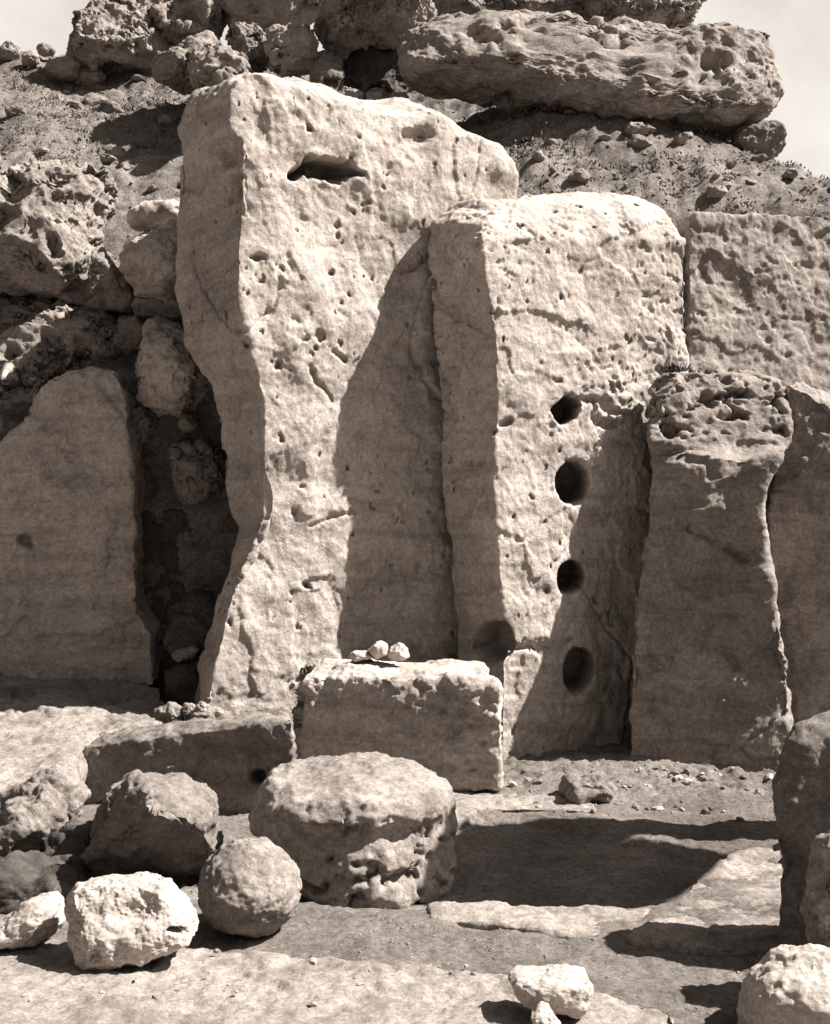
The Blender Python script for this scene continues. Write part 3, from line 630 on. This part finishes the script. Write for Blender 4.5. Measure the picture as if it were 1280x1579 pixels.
T('mottled rock just above the top of the tall stone', [(292, 100), (320, 78), (350, 70), (385, 82), (396, 110), (385, 150), (340, 170), (300, 150)], 12.2, 0.8, 'mid', seed=74, lump=0.06)
T('dark pocked rock above the mottled rock', [(345, 60), (365, 40), (400, 42), (418, 65), (416, 95), (395, 112), (365, 95)], 12.7, 0.8, seed=75, lump=0.06)
T('rounded pale boulder right above the peak of the tall stone', [(414, 95), (420, 60), (445, 38), (480, 40), (492, 70), (488, 110), (460, 122), (425, 118)], 12.4, 0.8, 'mid', seed=76, comb=0.0, lump=0.06)
T('large overhanging rock roofing a dark hollow', [(484, 40), (492, 0), (540, -30), (640, -30), (665, 0), (655, 45), (620, 62), (560, 58), (530, 75), (500, 78)], 12.6, 1.6, 'mid', seed=77, sub=7, lump=0.1)
T('stone at the left jamb of the dark hollow', [(488, 90), (500, 70), (522, 75), (530, 110), (522, 155), (498, 158), (488, 130)], 12.3, 0.5, 'grey', sub=5, seed=78, lump=0.05, comb=0.0)
T('stone coloured dark for shade, closing the back of the hollow', [(510, 70), (620, 55), (640, 100), (620, 160), (510, 160)], 13.1, 0.5, 'dark', seed=79)
T('rough crest boulder behind the left part of the long capstone', [(640, 10), (655, -30), (740, -35), (775, -10), (765, 40), (690, 45)], 13.8, 1.0, mat='mid', seed=80)
T('dark crest boulder behind the middle of the long capstone', [(745, 10), (770, -30), (860, -35), (915, -15), (910, 40), (820, 55), (760, 45)], 13.9, 1.0, seed=81)
T('dark craggy crest boulder ending the crest at the right against the sky', [(885, 15), (905, -25), (990, -35), (1085, -30), (1094, 0), (1088, 40), (1030, 60), (920, 55)], 13.7, 1.0, mat='mid', seed=82, sub=7)
boulder('capstone', 'long thick capstone lying along the slope under the sky', 'megalith',
  [(611, 85), (620, 45), (650, 25), (720, 20), (800, 24), (870, 38), (930, 32), (1000, 36), (1080, 40), (1140, 44), (1172, 58), (1182, 100), (1184, 150), (1178, 186), (1150, 206), (1090, 224), (1020, 216), (940, 206), (860, 182), (760, 156), (690, 138), (640, 140), (614, 122)],
  11.6, 1.2, 'mid', sq=0.56, sub=7, roll=0.55, lump=0.07, lf=1.3, rough=0.05, rf=4, pits=0.07, pf=6, ridg=0.02, gf=4, seed=83,
  holes=[dict(px=940, py=65, d=11.3, rx=26, ry=10, depth=0.12, rag=0.5, tol=1), dict(px=810, py=35, d=11.3, rx=14, ry=9, depth=0.1, rag=0.4, tol=1), dict(px=1100, py=95, d=11.3, rx=22, ry=14, depth=0.1, rag=0.5, tol=1)])
rock('rounded grey rock wedged under the right end of the capstone', [(1112, 235), (1130, 205), (1170, 196), (1200, 208), (1206, 235), (1190, 252), (1130, 252)], 11.3, 0.7, 'grey', sub=6, seed=84, lump=0.04)
rock('flat pale chip under the capstone, upper of a pair', [(958, 205), (970, 192), (1005, 192), (1016, 203), (1000, 214), (968, 214)], 10.9, 0.3, 'mid', sub=5, seed=85, lump=0.02)
rock('flat pale chip under the capstone, lower of a pair', [(962, 228), (975, 215), (1000, 218), (1008, 232), (985, 238)], 10.8, 0.3, 'mid', sub=5, seed=86, lump=0.02)
for k, (x, y, r, d) in enumerate([(541, 150, 22, 11.6), (581, 151, 20, 11.6), (612, 153, 16, 11.7), (98, 106, 24, 13.9), (15, 80, 18, 14.6), (45, 92, 14, 14.4), (70, 78, 12, 14.7)]):
    lab = ['pale stone at the mouth of the dark hollow, left of three', 'pale stone at the mouth of the dark hollow, middle of three', 'smaller pale stone at the mouth of the dark hollow, right of three',
           'lone stone on the slope left of the craggy crest boulder', 'leftmost stone on the skyline by the left picture edge', 'flat stone just below the skyline at the far left', 'small stone on the skyline at the far left, nearest the crest boulders'][k]
    c = [(x+r*math.cos(t)*(1+.12*math.sin(2*t+k)), y+r*0.7*math.sin(t)*(1+.1*math.cos(3*t+k))) for t in a]
    rock(lab, c, d, 2*r/F*d, 'mid', sub=5, seed=90+k, lump=0.03, lf=4, rough=0.02, rf=8, name='loose_stone', cat='stone')

# ------------------------------------------------------------------ added unseen slab on two props, right of frame, to cast the floor shadow
sh = SUN/SUN.z
shadow = [(-0.15, 6.5), (0.30, 6.85), (0.60, 6.85), (1.50, 6.36), (0.98, 5.52), (0.55, 5.45), (0.0, 5.55)]
zc = 2.45
top = [np.array([x+sh.x*(zc+0.11), y+sh.y*(zc+0.11), zc]) for x, y in shadow]
n = len(top)
v, f = remesh([p+np.array([0, 0, 0.2]) for p in top]+top, [tuple(range(n)), tuple(range(n, 2*n))[::-1]]+[(j, j+n, (j+1) % n+n, (j+1) % n) for j in range(n)], 0.03)
v = smooth(v, f, 3); v = weather(v, f, lump=0.04, seed=100)
tag(link_mesh('capstone', v, f, M['mid']), 'added unseen slab on two props casting the floor shadow, beyond the right picture edge', 'megalith')  # added shadow caster, its outline set from the wanted floor shadow
for (cx, cy, lab) in ((2.56, 6.68, 'inner added upright carrying the shadow-casting slab beyond the right picture edge'), (3.1, 6.62, 'outer added upright carrying the shadow-casting slab beyond the right picture edge')):
    bs = [np.array([cx+dx*s, cy+dy*s*0.7, z]) for z, s in ((-0.1, 0.24), (1.2, 0.2), (zc+0.02, 0.18)) for dx, dy in ((-1, -1), (1, -1), (1, 1), (-1, 1))]
    fs = [(0, 3, 2, 1), (8, 9, 10, 11)]+[(r*4+j, r*4+(j+1) % 4, r*4+4+(j+1) % 4, r*4+4+j) for r in (0, 1) for j in range(4)]
    v, f = remesh(bs, fs, 0.03); v = smooth(v, f, 4); v = weather(v, f, lump=0.05, seed=101+int(cx*10))
    tag(link_mesh('added_upright', v, f, M['mid']), lab, 'megalith')

# ------------------------------------------------------------------ loose stones, gravel and scrub
def small_rock(r, sub=3, seed=0):
    v, f = ico(sub); v = v*np.array([1, 0.85, 0.62])*r
    rs = np.random.RandomState(seed)
    for k in range(7):
        a = rs.normal(size=3); a /= np.linalg.norm(a); h = v@a; v = v-a*np.maximum(h-h.max()*rs.uniform(.6, .9), 0)[:, None]
    v = v+v*(0.25*perlin(v/r*1.3+seed*5.1))[:, None]+v*(0.12*perlin(v/r*3.3+seed*2.7))[:, None]
    return v, f
protos = []
for k in range(6):
    v, f = small_rock(1.0, 4, k+1)
    me = link_mesh('loose_stone', v, f, M[['mid', 'grey', 'mid', 'pale', 'grey', 'crust'][k]], np.zeros(3)); protos.append(me)
def scatter(nm, cat, label, group, pts, zf, rmin, rmax, choose):
    for (x, y) in pts:
        src = protos[random.choice(choose)]; o = src.copy(); o.name = nm; C.objects.link(o)
        r = rmin*(rmax/rmin)**(random.random()**1.8); o.scale = (r, r*random.uniform(.8, 1.2), r*random.uniform(.7, 1.1))
        z = float(zf(np.array([x]), np.array([y]))[0]); o.location = (x, y, z+r*0.2)
        o.rotation_euler = (random.uniform(-.4, .4), random.uniform(-.4, .4), random.uniform(0, 6.28)); tag(o, label, cat, group)
R_ = random.uniform
scatter('slope_stone', 'stone', 'small loose stone lying on the left earth slope among dry scrub', 'loose stones on the left slope', [(R_(-4.6, -1.4), R_(10.3, 14.6)) for _ in range(90)], mound_z, 0.03, 0.17, [0, 1, 4, 5])
scatter('slope_stone', 'stone', 'small loose stone on the rubble slope below the long capstone', 'loose stones below the capstone', [(R_(0.3, 3.4), R_(10.0, 11.3)) for _ in range(45)], mound_z, 0.03, 0.13, [0, 1, 4, 5])
scatter('floor_pebble', 'pebble', 'little pebble in the rubbly earth at the foot of the holed and pitted stones', 'pebbles at the foot of the uprights', [(R_(0.5, 2.1), R_(6.9, 8.1)) for _ in range(80)], ground_z, 0.012, 0.05, [0, 1, 3, 4])
scatter('shelf_pebble', 'pebble', 'little pebble on the bare foreground shelf', 'pebbles on the foreground shelf', [(R_(-1.4, 0.4), R_(4.1, 4.65)) for _ in range(24)], lambda x, y: ground_z(x, y)*0+0.078, 0.006, 0.018, [0, 3, 3])
for p in protos: bpy.data.objects.remove(p)

def merged(nm, verts, faces, mat, label, cat):
    o = link_mesh(nm, np.concatenate(verts), np.concatenate(faces), M[mat], np.zeros(3)); o['kind'] = 'stuff'; return tag(o, label, cat)
V = []; Fc = []; n0 = 0
for k in range(5200):
    if k < 2600: x, y = R_(-5.4, 4.2), R_(9.9, 15.2); z = None
    else: x, y = R_(-2.2, 2.4), R_(4.0, 8.3)
    r = R_(0.008, 0.026) if k < 2600 else R_(0.003, 0.011)
    v, f = small_rock(r, 1, k % 97); c = math.cos(k); s = math.sin(k)
    v = np.stack([v[:, 0]*c-v[:, 1]*s, v[:, 0]*s+v[:, 1]*c, v[:, 2]], 1)+np.array([x, y, 0])
    V.append(v); Fc.append(f+n0); n0 += len(v)
A_ = np.concatenate(V); off = 0
xy = np.array([v[:, :2].mean(0) for v in V])
zz = np.where(np.arange(len(V)) < 2600, mound_z(xy[:, 0], xy[:, 1]), ground_z(xy[:, 0], xy[:, 1]))
for v, z in zip(V, zz): v[:, 2] += z
merged('gravel', V, Fc, 'mid', 'fine gravel and chips strewn over slope and floor', 'gravel')

def tufts(pts, zs, hgt, blades, spread):
    V = []; Fc = []; n0 = 0
    for (x, y), z in zip(pts, zs):
        b = rng.randint(blades//2, blades); hs = hgt*R_(0.5, 1.3)
        az = rng.rand(b)*6.283; ln = rng.uniform(0.5, 1, b)*hs; le = rng.uniform(0.2, 1.0, b); wd = rng.uniform(0.004, 0.010, b)
        bx = x+rng.normal(size=b)*spread; by = y+rng.normal(size=b)*spread
        dx = np.cos(az)*ln*le; dy = np.sin(az)*ln*le; dz = ln*(1-0.45*le)
        px = -np.sin(az)*wd; py = np.cos(az)*wd; zz0 = np.full(b, z-0.01)
        v = np.stack([np.stack([bx-px, by-py, zz0], 1), np.stack([bx+px, by+py, zz0], 1), np.stack([bx+dx*.5+px, by+dy*.5+py, zz0+dz*.7], 1), np.stack([bx+dx, by+dy, zz0+dz], 1)], 1).reshape(-1, 3)
        V.append(v); Fc.append(np.arange(4*b).reshape(-1, 4)+n0); n0 += 4*b
    return V, Fc
P = np.stack([rng.uniform(-5.4, 4.0, 4200), rng.uniform(9.9, 15.0, 4200)], 1)
msk = fbm(np.stack([P[:, 0], P[:, 1], 0*P[:, 0]], 1)*1.4+3, 3) > 0.0
P = P[msk]; V, Fc = tufts(P, mound_z(P[:, 0], P[:, 1]), 0.04, 26, 0.06)
merged('scrub', V, Fc, 'scrub', 'low dry scrub covering the earth slopes', 'scrub')
for k, (px, py, d, n_, h_, lab) in enumerate([(1043, 562, 8.95, 8, 0.07, 'dark weed tuft in the notch between the holed and pitted stones'), (765, 290, 9.6, 9, 0.12, 'dark weed tuft between the tall stone and the top of the holed stone'),
     (1158, 76, 11.5, 10, 0.12, 'dark weed tuft clinging to the right end of the capstone'), (490, 1022, 8.45, 8, 0.06, 'little weed tuft behind the left corner of the altar block')]):
    c = W(px, py, d); pts = [(c[0]+R_(-.07, .07), c[1]+R_(-.04, .04)) for _ in range(n_)]
    V, Fc = tufts(pts, [c[2]-0.04]*n_, h_, 40, 0.03)
    tag(link_mesh('weed_tuft', np.concatenate(V), np.concatenate(Fc), M['weed']), lab, 'weed')
